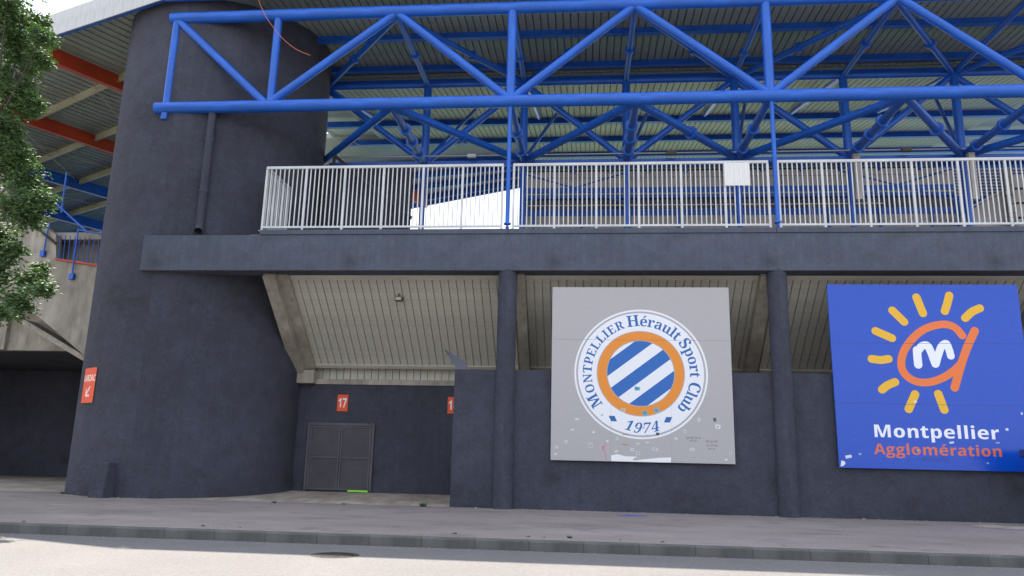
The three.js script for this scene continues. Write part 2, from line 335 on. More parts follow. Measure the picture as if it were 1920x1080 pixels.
// club crest sign
{
  const Z = .14, a = P(1032.3, 862.5, Z), b = P(1366, 539, Z), w = b.x - a.x, h = b.y - a.y;
  const N = 1536, toC = (zx, zy) => { const p = P(1030 + zx / 3.086, 530 + zy / 3.086, Z); return [(p.x - a.x) / w * N, (b.y - p.y) / h * N]; };
  const [cx, cy] = toC(528, 524), R = (toC(916, 527)[0] - toC(141, 527)[0]) / 2, s = R / 388;
  const map = canvasTex(N, N, (x) => {
    x.fillStyle = '#b4b1b0'; x.fillRect(0, 0, N, N);
    seed = 99; for (let i = 0; i < 2600; i++) { x.fillStyle = `rgba(${rnd() < .5 ? '255,255,255' : '90,85,80'},${.03 + .04 * rnd()})`; x.fillRect(rnd() * N, rnd() * N, 3 + rnd() * 40, 1 + rnd() * 5); }
    const disc = (r, c) => { x.fillStyle = c; x.beginPath(); x.arc(cx, cy, r * s, 0, 7); x.fill(); };
    disc(388, '#f4f4f6'); disc(377, '#b3b0b4'); disc(366, '#f2f3f6'); disc(256, '#b8a9a6'); disc(251, '#ee9024'); disc(199, '#b0a8a6');
    disc(194, '#f2f3f5');
    x.save(); x.beginPath(); x.arc(cx, cy, 194 * s, 0, 7); x.clip(); x.translate(cx, cy); x.rotate(-37.3 * D2R); x.fillStyle = '#1766b8';
    for (const [q0, q1] of [[-172, -101], [-34, 37], [104, 175]]) x.fillRect(-300 * s, q0 * s, 600 * s, (q1 - q0) * s); x.restore();
    const word = (letters, a0, a1) => { // letters spread between the centre angles of the first and last one
      const wd = letters.map(([ch, sz]) => { x.font = `bold ${sz * s}px serif`; return x.measureText(ch).width; });
      let tot = 0; const pos = wd.map((q, i) => { const c = tot + q / 2; tot += q; return c; }); const L = pos[pos.length - 1] - pos[0];
      letters.forEach(([ch, sz], i) => { const an = (a0 + (a1 - a0) * (pos[i] - pos[0]) / L) * D2R; x.save(); x.translate(cx + Math.sin(an) * 286 * s, cy - Math.cos(an) * 286 * s); x.rotate(an); x.font = `bold ${sz * s}px serif`; x.textAlign = 'center'; x.fillStyle = '#1a62ad'; x.fillText(ch, 0, 0); x.restore(); });
    };
    const L = (str, big, small) => [...str].map((c, i) => [c, i ? small : big]);
    word(L('MONTPELLIER', 90, 73), -122, -23); word(L('Hérault', 96, 84), -7.4, 43.5); word(L('Sport', 96, 84), 55, 91); word(L('Club', 96, 84), 104.5, 129.5);
    [['1', -13.5], ['9', -4.6], ['7', 4.2], ['4', 13.5]].forEach(([ch, an], i) => { x.save(); const q = an * D2R; x.translate(cx + Math.sin(q) * 338 * s, cy + Math.cos(q) * 338 * s + (i ? 6 * s : 0)); x.rotate(-q); x.font = `italic bold ${84 * s}px serif`; x.textAlign = 'center'; x.fillStyle = '#1a62ad'; x.fillText(ch, 0, 8 * s); x.restore(); });
    for (const [zx, zy, sg] of [[367, 787, 1], [687, 794, -1]]) { const [u, v] = toC(zx, zy); x.fillStyle = '#1a62ad'; x.beginPath(); x.moveTo(u - 24 * s * sg, v - 16 * s); x.lineTo(u + 10 * s * sg, v - 16 * s); x.lineTo(u + 24 * s * sg, v + 16 * s); x.lineTo(u - 10 * s * sg, v + 16 * s); x.fill(); }
    // sheet joints
    x.strokeStyle = 'rgba(80,70,70,.55)'; x.lineWidth = 2.5; let p = toC(20, 326), q = toC(330, 330); x.beginPath(); x.moveTo(...p); x.lineTo(...q); x.lineTo(...toC(1040, 336)); x.stroke();
    x.strokeStyle = 'rgba(120,110,110,.4)'; x.lineWidth = 2; for (const zx of [356, 709]) { x.beginPath(); x.moveTo(...toC(zx, 700)); x.lineTo(...toC(zx, 1042)); x.stroke(); }
    // torn white backing at the foot
    x.fillStyle = '#f2f3f3'; x.beginPath(); [[357, 1033], [357, 1000], [395, 993], [440, 1006], [510, 1008], [480, 1022], [492, 1030], [560, 1022], [640, 1014], [706, 1012], [704, 1040], [696, 1046]].forEach(([u, v], i) => { const c = toC(u, v); i ? x.lineTo(...c) : x.moveTo(...c); }); x.fill();
    // stickers and their remains
    const st = [[508, 614, 34, 26, '#5aa6c0'], [553, 755, 34, 30, '#5aa6c0'], [620, 738, 36, 30, '#6fb0c8'], [425, 738, 30, 26, '#c9c4bb'], [160, 790, 28, 12, '#d6dad8'], [133, 851, 26, 10, '#d9dbda'], [255, 866, 16, 12, '#d9dddd'], [95, 920, 18, 20, '#cfd4d6'], [42, 952, 18, 18, '#d6d6d4'], [34, 993, 18, 10, '#d9dbd9'], [238, 943, 30, 32, '#bfc5c8'], [335, 918, 16, 14, '#dadada'], [393, 902, 18, 16, '#cfd3d3'], [387, 977, 24, 10, '#dcdcdc'], [480, 967, 22, 20, '#d4dadc'], [512, 932, 20, 12, '#cfd6da'], [513, 988, 28, 22, '#c0c8cc'], [568, 925, 22, 8, '#dadada'], [612, 964, 40, 20, '#c7cdd1'], [733, 903, 20, 16, '#d6dadb'], [787, 861, 18, 20, '#b8d3d8'], [866, 793, 16, 24, '#dcdcdc'], [958, 794, 20, 26, '#6a5a62'], [976, 834, 34, 28, '#d8dcde'], [828, 966, 30, 18, '#cfd4d8'], [1050, 989, 14, 16, '#b5d4d6'], [1025, 1026, 16, 10, '#e6e6e6'], [626, 876, 20, 18, '#39435c'], [545, 840, 18, 16, '#cfd4dc'], [503, 838, 14, 12, '#b9c4d0'], [305, 767, 16, 14, '#b6cbd4'], [560, 885, 30, 6, '#b9b6b4'], [437, 938, 40, 6, '#a8734e'], [440, 880, 36, 5, '#b06a4e']];
    for (const [zx, zy, ww, hh, c] of st) { const [u, v] = toC(zx, zy); x.save(); x.translate(u, v); x.rotate(rr(-.3, .3)); x.fillStyle = c; const k = 1.42; x.beginPath(); x.moveTo(-ww * k / 2, -hh * k / 2 * rr(.5, 1)); x.lineTo(ww * k / 2 * rr(.6, 1), -hh * k / 2); x.lineTo(ww * k / 2, hh * k / 2 * rr(.5, 1)); x.lineTo(-ww * k / 2 * rr(.6, 1), hh * k / 2); x.fill(); if (hh > 14) { x.fillStyle = 'rgba(40,50,60,.35)'; x.fillRect(-ww * k * .25, -hh * k * .1, ww * k * .45, hh * k * .25); } x.restore(); }
    x.strokeStyle = 'rgba(235,80,100,.8)'; x.lineWidth = 5; x.beginPath(); [[324, 922], [318, 955], [322, 990], [330, 1030]].forEach((c, i) => i ? x.lineTo(...toC(...c)) : x.moveTo(...toC(...c))); x.stroke(); x.lineWidth = 10; x.beginPath(); x.moveTo(...toC(308, 945)); x.lineTo(...toC(308, 968)); x.stroke();
    // pen scrawls too rubbed to read
    x.strokeStyle = 'rgba(40,34,36,.75)'; x.lineWidth = 2.2; const scrawl = (zx, zy, n, hgt) => { x.beginPath(); for (let i = 0; i < n * 3; i++) { const c = toC(zx + i * 5 + rr(-2, 2), zy + (i % 2 ? -hgt : 0) + rr(-3, 3)); i % 5 ? x.lineTo(...c) : x.moveTo(...c); } x.stroke(); };
    scrawl(792, 905, 6, 12); scrawl(812, 920, 3, 10); scrawl(906, 925, 5, 12); scrawl(908, 947, 5, 9); scrawl(922, 967, 3, 9);
  });
  const t = thing('crest_sign', 'large square grey sign with round orange and blue striped club crest', 'sign', [(a.x + b.x) / 2, a.y, Z]);
  panelWithPrint(t, 'board', w, h, .05, M(lin(.88, .88, .88), { map, roughness: .42 }), MAT.white);
  for (const x of [-1.9, 0, 1.9]) mesh('batten', box(x - .04, .1, -.145, x + .04, h - .2, -.056), MAT.pipe, t);
}
// blue sun sign
{
  const Z = .14, a = P(1573, 877, Z), b0 = P(1907, 533, Z), tl = P(1551, 533, Z), w = b0.x - (a.x + tl.x) / 2, h = tl.y - a.y, x0 = (a.x + tl.x) / 2;
  const N = 1536, zs = 1109 / 380, S = (zx, zy) => { const p = P(1540 + zx / zs, 520 + zy / zs, Z); return [(p.x - x0) / w * N, (tl.y - p.y) / h * N]; };
  const map = canvasTex(N, N, (x) => {
    x.fillStyle = '#0c4cbe'; x.fillRect(0, 0, N, N); seed = 77;
    for (let i = 0; i < 1800; i++) { x.fillStyle = `rgba(${rnd() < .4 ? '120,160,240' : '10,30,110'},${.03 + .04 * rnd()})`; x.fillRect(rnd() * N, rnd() * N, 3 + rnd() * 50, 1 + rnd() * 6); }
    const path = (pts, lw, col, smooth) => { x.strokeStyle = col; x.lineWidth = lw; x.lineCap = x.lineJoin = 'round'; x.beginPath(); const c = pts.map((p) => S(...p)); x.moveTo(...c[0]); if (smooth) { const cv = new THREE.CatmullRomCurve3(c.map((p) => V(p[0], p[1], 0)), false, 'centripetal'); for (const p of cv.getPoints(60)) x.lineTo(p.x, p.y); } else for (const p of c.slice(1)) x.lineTo(...p); x.stroke(); };
    const k = (S(600, 500)[0] - S(500, 500)[0]) / 100;
    for (const r of [[[520, 108], [556, 196]], [[700, 98], [690, 140], [676, 184]], [[868, 168], [825, 188], [788, 222]], [[388, 180], [453, 243]], [[296, 293], [386, 332]], [[275, 446], [325, 452], [367, 446]], [[332, 614], [360, 592], [403, 573]], [[513, 640], [478, 721]], [[640, 638], [673, 725]]]) path(r, 46 * k, '#f0b818', r.length > 2);
    path([[772, 318], [735, 277], [685, 257], [625, 262], [555, 288], [490, 345], [447, 415], [438, 485], [462, 535], [520, 570], [590, 574], [660, 552], [725, 512], [760, 478]], 44 * k, '#f0782c', true);
    path([[840, 292], [800, 380], [765, 480], [730, 604]], 46 * k, '#f0782c', true);
    path([[523, 398], [526, 440], [530, 478]], 46 * k, '#f3f5f7'); path([[530, 400], [552, 375], [578, 372], [598, 405], [615, 450], [624, 474]], 44 * k, '#f3f5f7', true);
    path([[626, 474], [640, 425], [660, 375], [683, 362], [698, 392], [709, 430]], 42 * k, '#f3f5f7', true);
    x.textAlign = 'left'; const text = (str, p0, p1, size, col) => { const [u0, v0] = S(...p0), [u1, v1] = S(...p1); x.save(); x.font = `bold ${size}px sans-serif`; const mw = x.measureText(str).width; x.translate(u0, (v0 + v1) / 2); x.scale((u1 - u0) / mw, 1); x.fillStyle = col; x.fillText(str, 0, 0); x.restore(); };
    text('Montpellier', [281, 873], [980, 889], 142, '#f2f3f5'); text('Agglomération', [289, 966], [998, 984], 118, '#e06a45');
    x.strokeStyle = 'rgba(15,30,110,.7)'; x.lineWidth = 3; for (const [l, r] of [[358, 364], [689, 704]]) { x.beginPath(); x.moveTo(0, S(60, l)[1]); x.lineTo(N, S(1080, r)[1]); x.stroke(); }
    for (const [zx, zy, ww, hh, c] of [[148, 982, 50, 24, '#d9dde0'], [211, 968, 22, 16, '#8fa6cf'], [514, 680, 24, 18, '#e6e2c8'], [714, 905, 36, 16, '#cfd7e4'], [1017, 833, 22, 18, '#e6e8ea'], [1098, 746, 14, 18, '#cfd6e4'], [966, 906, 30, 10, '#9db4cf'], [912, 1018, 20, 10, '#9fb0d8'], [528, 948, 20, 16, '#b99a98']]) { const [u, v] = S(zx, zy); x.fillStyle = c; x.save(); x.translate(u, v); x.rotate(rr(-.25, .25)); x.fillRect(-ww * .5, -hh * .5, ww, hh); x.restore(); }
    x.fillStyle = '#e8e8e6'; x.beginPath(); [[104, 1036], [108, 1003], [128, 1008], [131, 1022], [118, 1034]].forEach((c, i) => i ? x.lineTo(...S(...c)) : x.moveTo(...S(...c))); x.fill();
    x.strokeStyle = 'rgba(10,20,80,.6)'; x.lineWidth = 3; x.beginPath(); for (let i = 0; i < 26; i++) { const c = S(550 + i * 6, 1000 + (i % 2 ? -14 : 12) + rr(-6, 6)); i % 6 ? x.lineTo(...c) : x.moveTo(...c); } x.stroke();
    x.fillStyle = 'rgba(120,150,225,.35)'; for (let i = 0; i < 60; i++) { const c = S(130 + rnd() * 900, 820 + rnd() * 200); x.fillRect(c[0], c[1], 2 + rnd() * 14, 1 + rnd() * 8); }
  });
  const t = thing('sun_sign', 'large square blue sign with yellow sun rays and orange letter a', 'sign', [x0 + w / 2, a.y, Z]);
  panelWithPrint(t, 'board', w, h, .05, M(lin(.92, .92, .92), { map, roughness: .22 }), MAT.blue);
  for (const x of [-1.9, 0, 1.9]) mesh('batten', box(x - .04, .1, -.145, x + .04, h - .2, -.056), MAT.pipe, t);
}

// ---------------------------------------------------------------- gate recess and sloping soffit
const ZR = -3.6;
{
  const yT = P(700, 722, ZR).y;
  const t = thing('recess_wall', 'dark slate back wall of the gate recess below the concrete lintel', 'wall');
  mesh('wall_face', box(-10.4, -.1, ZR - .25, 24, yT, ZR), MAT.stucco, t);
  const y1 = P(700, 711.5, ZR + .08).y, y2 = P(700, 691, ZR + .02).y;
  mesh('lintel', box(-10.3, yT + .003, ZR - .5, 24, y1, ZR + .06, .01), MAT.concrete, t);
  mesh('cladding_back', box(-10.35, y1, ZR - .5, 24, y2 + .3, ZR - .36), MAT.soffit, t);
  for (let i = 0, x = -10.0; x < 20; x += .252, i++) mesh('cladding_strip', box(x + .012, y1 + .004, ZR - .355, x + .24, y2 + .05, ZR - .30), MAT.soffit, t);
  const gx0 = P(574, 860, ZR).x, gx1 = P(700, 860, ZR).x, gy0 = .2, gy1 = P(640, 793, ZR).y;
  const g = thing('double_gate', 'slate double gate of wire mesh leaves under plate 17', 'gate', [(gx0 + gx1) / 2, gy0, ZR + .01]);
  const w = gx1 - gx0, h = gy1 - gy0, f = .085;
  mesh('post', box(-w / 2, 0, 0, -w / 2 + f, h, .07, .008), MAT.gate, g); mesh('post', box(w / 2 - f, 0, 0, w / 2, h, .07, .008), MAT.gate, g);
  mesh('head_rail', box(-w / 2 + f, h - f * 1.2, 0, w / 2 - f, h, .07, .008), MAT.gate, g);
  for (const s of [-1, 1]) {
    const leaf = new THREE.Group(); leaf.name = 'leaf'; g.add(leaf); const a = s < 0 ? -w / 2 + f + .012 : .008, b = s < 0 ? -.008 : w / 2 - f - .012, top = h - f * 1.2 - .012;
    const fr = (x0, y0, x1, y1) => mesh('leaf_frame', box(x0, y0, .012, x1, y1, .062, .006), MAT.gate, leaf);
    fr(a, .04, a + .06, top); fr(b - .06, .04, b, top); fr(a + .06, top - .06, b - .06, top); fr(a + .06, .04, b - .06, .1); fr(a + .06, h * .475, b - .06, h * .475 + .07);
    const wires = []; for (let y = .14; y < top - .08; y += .07) wires.push(box(a + .06, y - .008, .03, b - .06, y + .008, .044)); for (let x = a + .1; x < b - .07; x += .05) wires.push(box(x - .003, .1, .026, x + .003, top - .06, .03));
    mesh('wire_mesh', mergeGeometries(wires), MAT.gate, leaf); mesh('backing', box(a + .03, .07, .012, b - .03, top - .03, .018), MAT.gate, leaf);
  }
  const la = P(651, 924, ZR + .15), lb = P(690, 925.5, ZR + .15), lm = mesh('lime_bar', new THREE.CapsuleGeometry(.035, Math.abs(lb.x - la.x) - .07, 4, 10).rotateZ(Math.PI / 2), MAT.lime);
  lm.position.set((la.x + lb.x) / 2, .225, ZR + .16); tag(lm, 'bright lime green bar lying at the foot of the gate', 'bar');
}
// soffit line: from under the beam back and down to the recess wall
const sA = P(720, 514, -.36), sB = P(720, 690, ZR + .1);
const SOF0 = V(0, sA.y, -.36), SOF1 = V(0, sB.y, ZR + .1);
{
  const t = thing('sloping_soffit', 'sloping beige metal soffit under the stand behind the beam', 'soffit');
  const along = SOF1.clone().sub(SOF0), n = V(0, -along.z, along.y).normalize(); if (n.y < 0) n.negate();
  const strip = (x0, x1, off, th, mat, name, e0 = .0, e1 = 1) => { const a = SOF0.clone().addScaledVector(along, e0).addScaledVector(n, off), b = SOF0.clone().addScaledVector(along, e1).addScaledVector(n, off); a.x = b.x = (x0 + x1) / 2; return mesh(name, bar(a, b, x1 - x0, th), mat, t); };
  strip(-9.6, 24, .10, .06, MAT.soffit, 'backing');
  const bays = [[P(541, 512, -.36).x, colX[0] + .1], [colX[0] + .5, colX[1] - .3], [colX[1] + .12, colX[2]], [colX[2] + .1, 22]];
  for (const [b0, b1] of bays) {
    const nS = Math.round((b1 - b0) / .252), wS = (b1 - b0) / nS;
    for (let i = 0; i < nS; i++) strip(b0 + i * wS + .014, b0 + (i + 1) * wS - .014, .04 + rr(-.002, .002), .06, MAT.soffit, 'soffit_panel', .045, .975);
    strip(b0, b1, -.01, .05, MAT.soffit, 'edge_trim', .965, 1.0); strip(b0, b1, -.002, .06, MAT.soffit, 'edge_trim', 0, .05);
  }
  // flood light
  const q = P(748, 561, -1.0);
  const lp = thing('flood_light', 'small brown flood light on the sloping soffit', 'lamp', [q.x, 0, 0]); const yS = SOF0.y + along.y * (-1.0 - SOF0.z) / along.z;
  lp.position.set(q.x, yS - .05, -1.0);
  mesh('housing', box(-.12, -.16, -.08, .12, -.01, .08, .02), MAT.lampBox, lp); mesh('bracket', box(-.03, -.03, -.03, .03, .12, .03), MAT.lampBox, lp); mesh('lens', box(-.09, -.13, .08, .09, -.04, .088), MAT.soffit, lp);
}
{ // raking concrete beams
  const along = SOF1.clone().sub(SOF0).normalize(), n = V(0, -along.z, along.y).normalize(); if (n.y < 0) n.negate();
  const raker = (x0, x1, label, lip = 0) => {
    const t = thing('raking_beam', label, 'beam', [0, 0, 0], 'raking concrete beams under the stand');
    const xc = (x0 + x1) / 2, w = x1 - x0, a = SOF0.clone().addScaledVector(along, -.15).addScaledVector(n, -.14), b = SOF1.clone().addScaledVector(along, -.02).addScaledVector(n, -.14); a.x = b.x = xc;
    mesh('beam_body', bar(a, b, w, .40), MAT.concrete, t);
    if (lip) { const c = a.clone().addScaledVector(n, .12), d = b.clone().addScaledVector(n, .12); c.x = d.x = x1 + lip / 2; mesh('side_rib', bar(c, d, lip, .2), MAT.concrete, t); }
    mesh('corbel', box(x0 - .03, P(590, 720, ZR).y, ZR + .02, x1 + lip + .02, SOF1.y - .12, ZR + .34, .01), MAT.concrete, t);
  };
  raker(P(499, 514, -.3).x, P(521, 514, -.3).x, 'stained concrete raking beam beside the round tower', .36);
  raker(colX[0] + .2, colX[0] + .5, 'concrete raking beam behind the column left of the crest sign'); raker(colX[1] - .42, colX[1] - .05, 'concrete raking beam behind the column between the two signs'); raker(colX[2] - .42, colX[2] - .05, 'concrete raking beam behind the column beyond the sun sign');
}

// ---------------------------------------------------------------- guard railings on the beam
const ZRAIL = .12;
const railBase = copeTop, railTop = P(960, 307, ZRAIL).y, railLow = P(960, 422, ZRAIL).y;
function railing(label, postX, bars, z0 = ZRAIL) {
  const t = thing('guard_railing', label, 'railing', [0, 0, 0], 'white guard railings on the beam');
  const a = postX[0], b = postX[postX.length - 1];
  mesh('top_rail', box(a - .03, railTop - .09, z0 - .035, b + .03, railTop, z0 + .035, .012), MAT.white, t);
  mesh('bottom_rail', box(a + .03, railLow - .07, z0 - .025, b - .03, railLow, z0 + .025, .01), MAT.white, t);
  for (let i = 0; i < postX.length; i++) {
    mesh('post', box(postX[i] - .035, railBase, z0 - .035, postX[i] + .035, railTop - .092, z0 + .035, .008), MAT.white, t);
    mesh('foot_plate', box(postX[i] - .07, railBase, z0 + .037, postX[i] + .07, railBase + .02, z0 + .11, .004), MAT.white, t);
    if (i) for (let k = 1; k <= bars; k++) { const x = postX[i - 1] + (postX[i] - postX[i - 1]) * k / (bars + 1); mesh('baluster', box(x - .016, railLow, z0 - .016, x + .016, railTop - .092, z0 + .016), MAT.white, t); }
  }
  return t;
}
const rx = (arr, y) => arr.map((p) => P(p, y, ZRAIL).x);
railing('white guard railing between the round tower and the first blue hanger', rx([501, 575, 647.5, 720, 794, 868, 942.5], 330), 8);
railing('white guard railing between the two blue hangers', rx([964, 1040, 1118, 1197, 1276.5, 1358, 1439], 320), 8);
railing('white guard railing beyond the second blue hanger', rx([1457.5, 1540, 1624, 1708.5, 1795, 1884, 1975, 2070], 310), 8);
{ // return of the railing to the tower
  const x = P(501, 330, ZRAIL).x, z1 = -1.75, t = thing('guard_railing', 'short white railing returning from the corner to the round tower', 'railing', [x, 0, 0], 'white guard railings on the beam');
  mesh('top_rail', box(-.03, railTop - .09, z1, .03, railTop, ZRAIL - .05, .01), MAT.white, t); mesh('bottom_rail', box(-.025, railLow - .07, z1, .025, railLow, ZRAIL - .05, .01), MAT.white, t);
  mesh('post', box(-.035, railBase, z1 - .03, .035, railTop - .0, z1 + .03), MAT.white, t); mesh('post', box(-.035, railBase, -.85, .035, railTop - .092, -.78), MAT.white, t);
  for (let z = z1 + .14; z < 0; z += .143) mesh('baluster', box(-.016, railLow, z - .016, .016, railTop - .092, z + .016), MAT.white, t);
}
{ // small corrugated sheet tied to the railing
  const a = P(1359, 348, ZRAIL + .06), b = P(1405, 305, ZRAIL + .06), w = b.x - a.x, h = b.y - a.y, n = 60, g = new THREE.PlaneGeometry(w, h, n, 1), p = g.attributes.position;
  for (let i = 0; i < p.count; i++) p.setZ(i, .016 * Math.sign(Math.sin((p.getX(i) / w + .5) * Math.PI * 10)) * Math.min(1, 2 * Math.abs(Math.sin((p.getX(i) / w + .5) * Math.PI * 10))));
  g.computeVertexNormals(); uvm(g); const g2 = g.clone(); g2.translate(0, 0, -.004);
  const m = mesh('corrugated_sheet', mergeGeometries([g, g2]), new THREE.MeshStandardMaterial({ color: lin(.74, .74, .7), roughness: .5, side: THREE.DoubleSide })); m.position.set((a.x + b.x) / 2, (a.y + b.y) / 2, ZRAIL + .06);
  tag(m, 'small white corrugated sheet fixed to the railing', 'metal sheet');
}

// ---------------------------------------------------------------- front truss
const ZT = .12;
const yBC = P(957, 190, ZT).y, yTC = P(1190, 8, ZT).y;
const nx = { end: P(325, 100, ZT).x, b1: P(500, 197, ZT).x, t1: P(745, 15, ZT).x, b2: P(957, 190, ZT).x, t2: P(1190, 8, ZT).x, b3: P(1444, 180, ZT).x, t3: P(1683, -5, ZT).x };
nx.b4 = nx.b3 + (nx.b3 - nx.b2); nx.t4 = nx.t3 + 8.1; nx.b5 = nx.b4 + 8.1;
{
  const t = thing('roof_truss', 'bright blue tubular steel truss above the railing', 'truss');
  const rc = .165, rb = .2, xr = 26;
  mesh('bottom_chord', tube(V(P(293, 204, ZT).x, yBC, ZT), V(xr, yBC, ZT), rb, 28), MAT.blue, t);
  mesh('top_chord', tube(V(nx.end - .2, yTC, ZT), V(xr, yTC, ZT), rb, 28), MAT.blue, t);
  mesh('end_cap', tube(V(P(293, 204, ZT).x - .012, yBC, ZT), V(P(293, 204, ZT).x, yBC, ZT), rb * .985, 28), MAT.blue, t);
  const post = (x, r = .14) => mesh('post', tube(V(x, yBC, ZT), V(x, yTC, ZT), r, 20), MAT.blue, t);
  post(nx.end, .13); post(nx.b1 + .12, .13); post(nx.b2, .15); post(nx.b3, .15); post(nx.b4, .15);
  const dg = (xb, xt) => mesh('diagonal', tube(V(xb, yBC + .05, ZT), V(xt, yTC - .05, ZT), rc * .82, 20), MAT.blue, t);
  dg(nx.b1, nx.end); dg(nx.b1, nx.t1); dg(nx.b2, nx.t1); dg(nx.b2, nx.t2); dg(nx.b3, nx.t2); dg(nx.b3, nx.t3); dg(nx.b4, nx.t3); dg(nx.b4, nx.t4);
  mesh('bracket', box(nx.end - .1, yBC - rb - .22, ZT - .1, nx.end + .1, yBC - rb + .03, ZT + .1, .02), MAT.blue, t);
}
[[nx.b2, 'blue steel hanger between the first and second railing'], [nx.b3 + .03, 'blue steel hanger beside the small corrugated sheet'], [nx.b4, 'blue steel hanger beyond the railing of the sun sign']].forEach(([x, label]) => {
  const t = thing('truss_hanger', label, 'hanger', [x, copeTop, ZT], 'blue hangers from the truss');
  const yU = yBC - .2 - copeTop;
  mesh('rod', tube(V(0, .22, 0), V(0, yU, 0), .068, 16), MAT.blue, t); mesh('collar', tube(V(0, .2, 0), V(0, .24, 0), .115, 16), MAT.blue, t); mesh('turnbuckle', tube(V(0, 0, 0), V(0, .2, 0), .035, 10), MAT.blue, t); mesh('pin', new THREE.SphereGeometry(.06, 12, 8).translate(0, .1, 0), MAT.blue, t);
});

// ---------------------------------------------------------------- rear space frame carrying the roof
const ZF = -5.2, yRC = P(1280, 149, ZF).y, yBase = P(1372, 300, ZF).y;
const xs = { b1: nx.b1, t1: nx.t1, b2: nx.b2, t2: nx.t2, b3: nx.b3, t3: nx.t3, b4: nx.b4, t4: nx.t4 };
{
  const t = thing('space_frame', 'blue tubular space frame under the main roof behind the truss', 'frame');
  const chordXs = [xs.b1 - 1.2, xs.t4];
  mesh('rear_chord', tube(V(chordXs[0], yRC, ZF), V(26, yRC, ZF), .13, 18), MAT.blue, t);
  mesh('floor_beam', box(xs.b1 + .4, yBase - .12, ZF - .1, 26, yBase + .06, ZF + .12), MAT.blue, t);
  mesh('roof_beam', box(xs.b1 - 1.2, yRC + .28, ZF - .75, 26, yRC + .58, ZF - .6), MAT.blue, t);
  const strut = (a, b, r, collars = [], mat = MAT.blue) => {
    const m = mesh('strut', tube(a, b, r, 16), mat, t);
    for (const c of collars) { const p = a.clone().lerp(b, c), d = b.clone().sub(a).normalize(); mesh('collar', tube(p.clone().addScaledVector(d, -.05), p.clone().addScaledVector(d, .05), r * 1.62, 16), mat, m); mesh('collar', tube(p.clone().addScaledVector(d, .055), p.clone().addScaledVector(d, .12), r * 1.2, 16), mat, m); }
  };
  const keys = ['b1', 't1', 'b2', 't2', 'b3', 't3', 'b4', 't4'];
  keys.forEach((k, i) => {
    const x = xs[k], top = V(x, yRC, ZF), base = V(x, yBase + .05, ZF);
    mesh('rear_post', tube(base, top, .155, 18), MAT.blue, t);
    mesh('gallery_column', tube(V(x, 8.3, ZF), V(x, yBase, ZF), .11, 14), MAT.blue, t);
    mesh('hub', new THREE.SphereGeometry(.19, 14, 10).translate(x, yRC, ZF), MAT.blue, t);
    const isTop = k[0] === 't';
    if (isTop) {
      // front top node to the rear chord: straight back and to both neighbours
      const A = V(x, yTC - .1, ZT - .1);
      strut(A, top, .11, [.52]);
      for (const j of [i - 1, i + 1]) if (keys[j]) strut(A, V(xs[keys[j]], yRC, ZF), .11, [.55], MAT.blue);
      // front bottom chord down to the rear bases
      const B = V(x, yBC - .05, ZT - .1);
      strut(B, base, .135, [.36, .58, .8]);
      for (const j of [i - 1, i + 1]) if (keys[j]) strut(B, V(xs[keys[j]], yBase + .05, ZF), .14, j > i ? [.5] : []);
      // braces in the rear plane from this base to the neighbouring hubs
      for (const j of [i - 1, i + 1]) if (keys[j]) strut(base.clone().add(V(0, 0, -.05)), V(xs[keys[j]], yRC - .05, ZF - .05), .13, []);
    } else if (i) {
      strut(V(x, yTC - .1, ZT - .1), top, .1, [.6]);
      strut(V(x, yBC - .05, ZT - .1), base, .13, [.45, .8]);
    }
    // raking props from the hubs up to the rear roof purlins
    if (i % 2 === 0 || i === 5) { strut(top, V(x + .1, 18.0, ZF - 7.5), .09, [], MAT.blue); }
    strut(base, V(x + 1.4, 17.3, ZF - 4.6), .07, [], MAT.blue);
  });
  // steel conduit with light fittings
  const yC = P(1100, 289.5, ZF + .25).y; mesh('conduit', tube(V(xs.b1 + .6, yC, ZF + .28), V(26, yC, ZF + .28), .035, 10), MAT.pipe, t);
  for (const [px, mat] of [[885, MAT.white], [1259, MAT.lampBox], [1700, MAT.lampBox]]) { const q = P(px, 292, ZF + .34); mesh('light_fitting', box(q.x - .17, yC - .12, ZF + .3, q.x + .17, yC + .02, ZF + .45, .02), mat, t); }
  // flat cross bracing
  for (const [a, b] of [[xs.b2, xs.t2], [xs.t3, xs.b4]]) { strut(V(a, 11.3, ZF - .9), V(b, 12.5, ZF - .9), .035, [], MAT.blue); strut(V(a, 12.5, ZF - .95), V(b, 11.3, ZF - .95), .035, [], MAT.blue); }
  for (const [px, h0] of [[1605, 0], [1820, 0]]) { const q = P(px, 375, ZF + .6), q1 = P(px, 300, ZF + .6); mesh('sleeve', box(q1.x - .11, q.y, ZF + .5, q1.x + .11, q1.y + .25, ZF + .72, .01), MAT.panelWhite, t); }
}

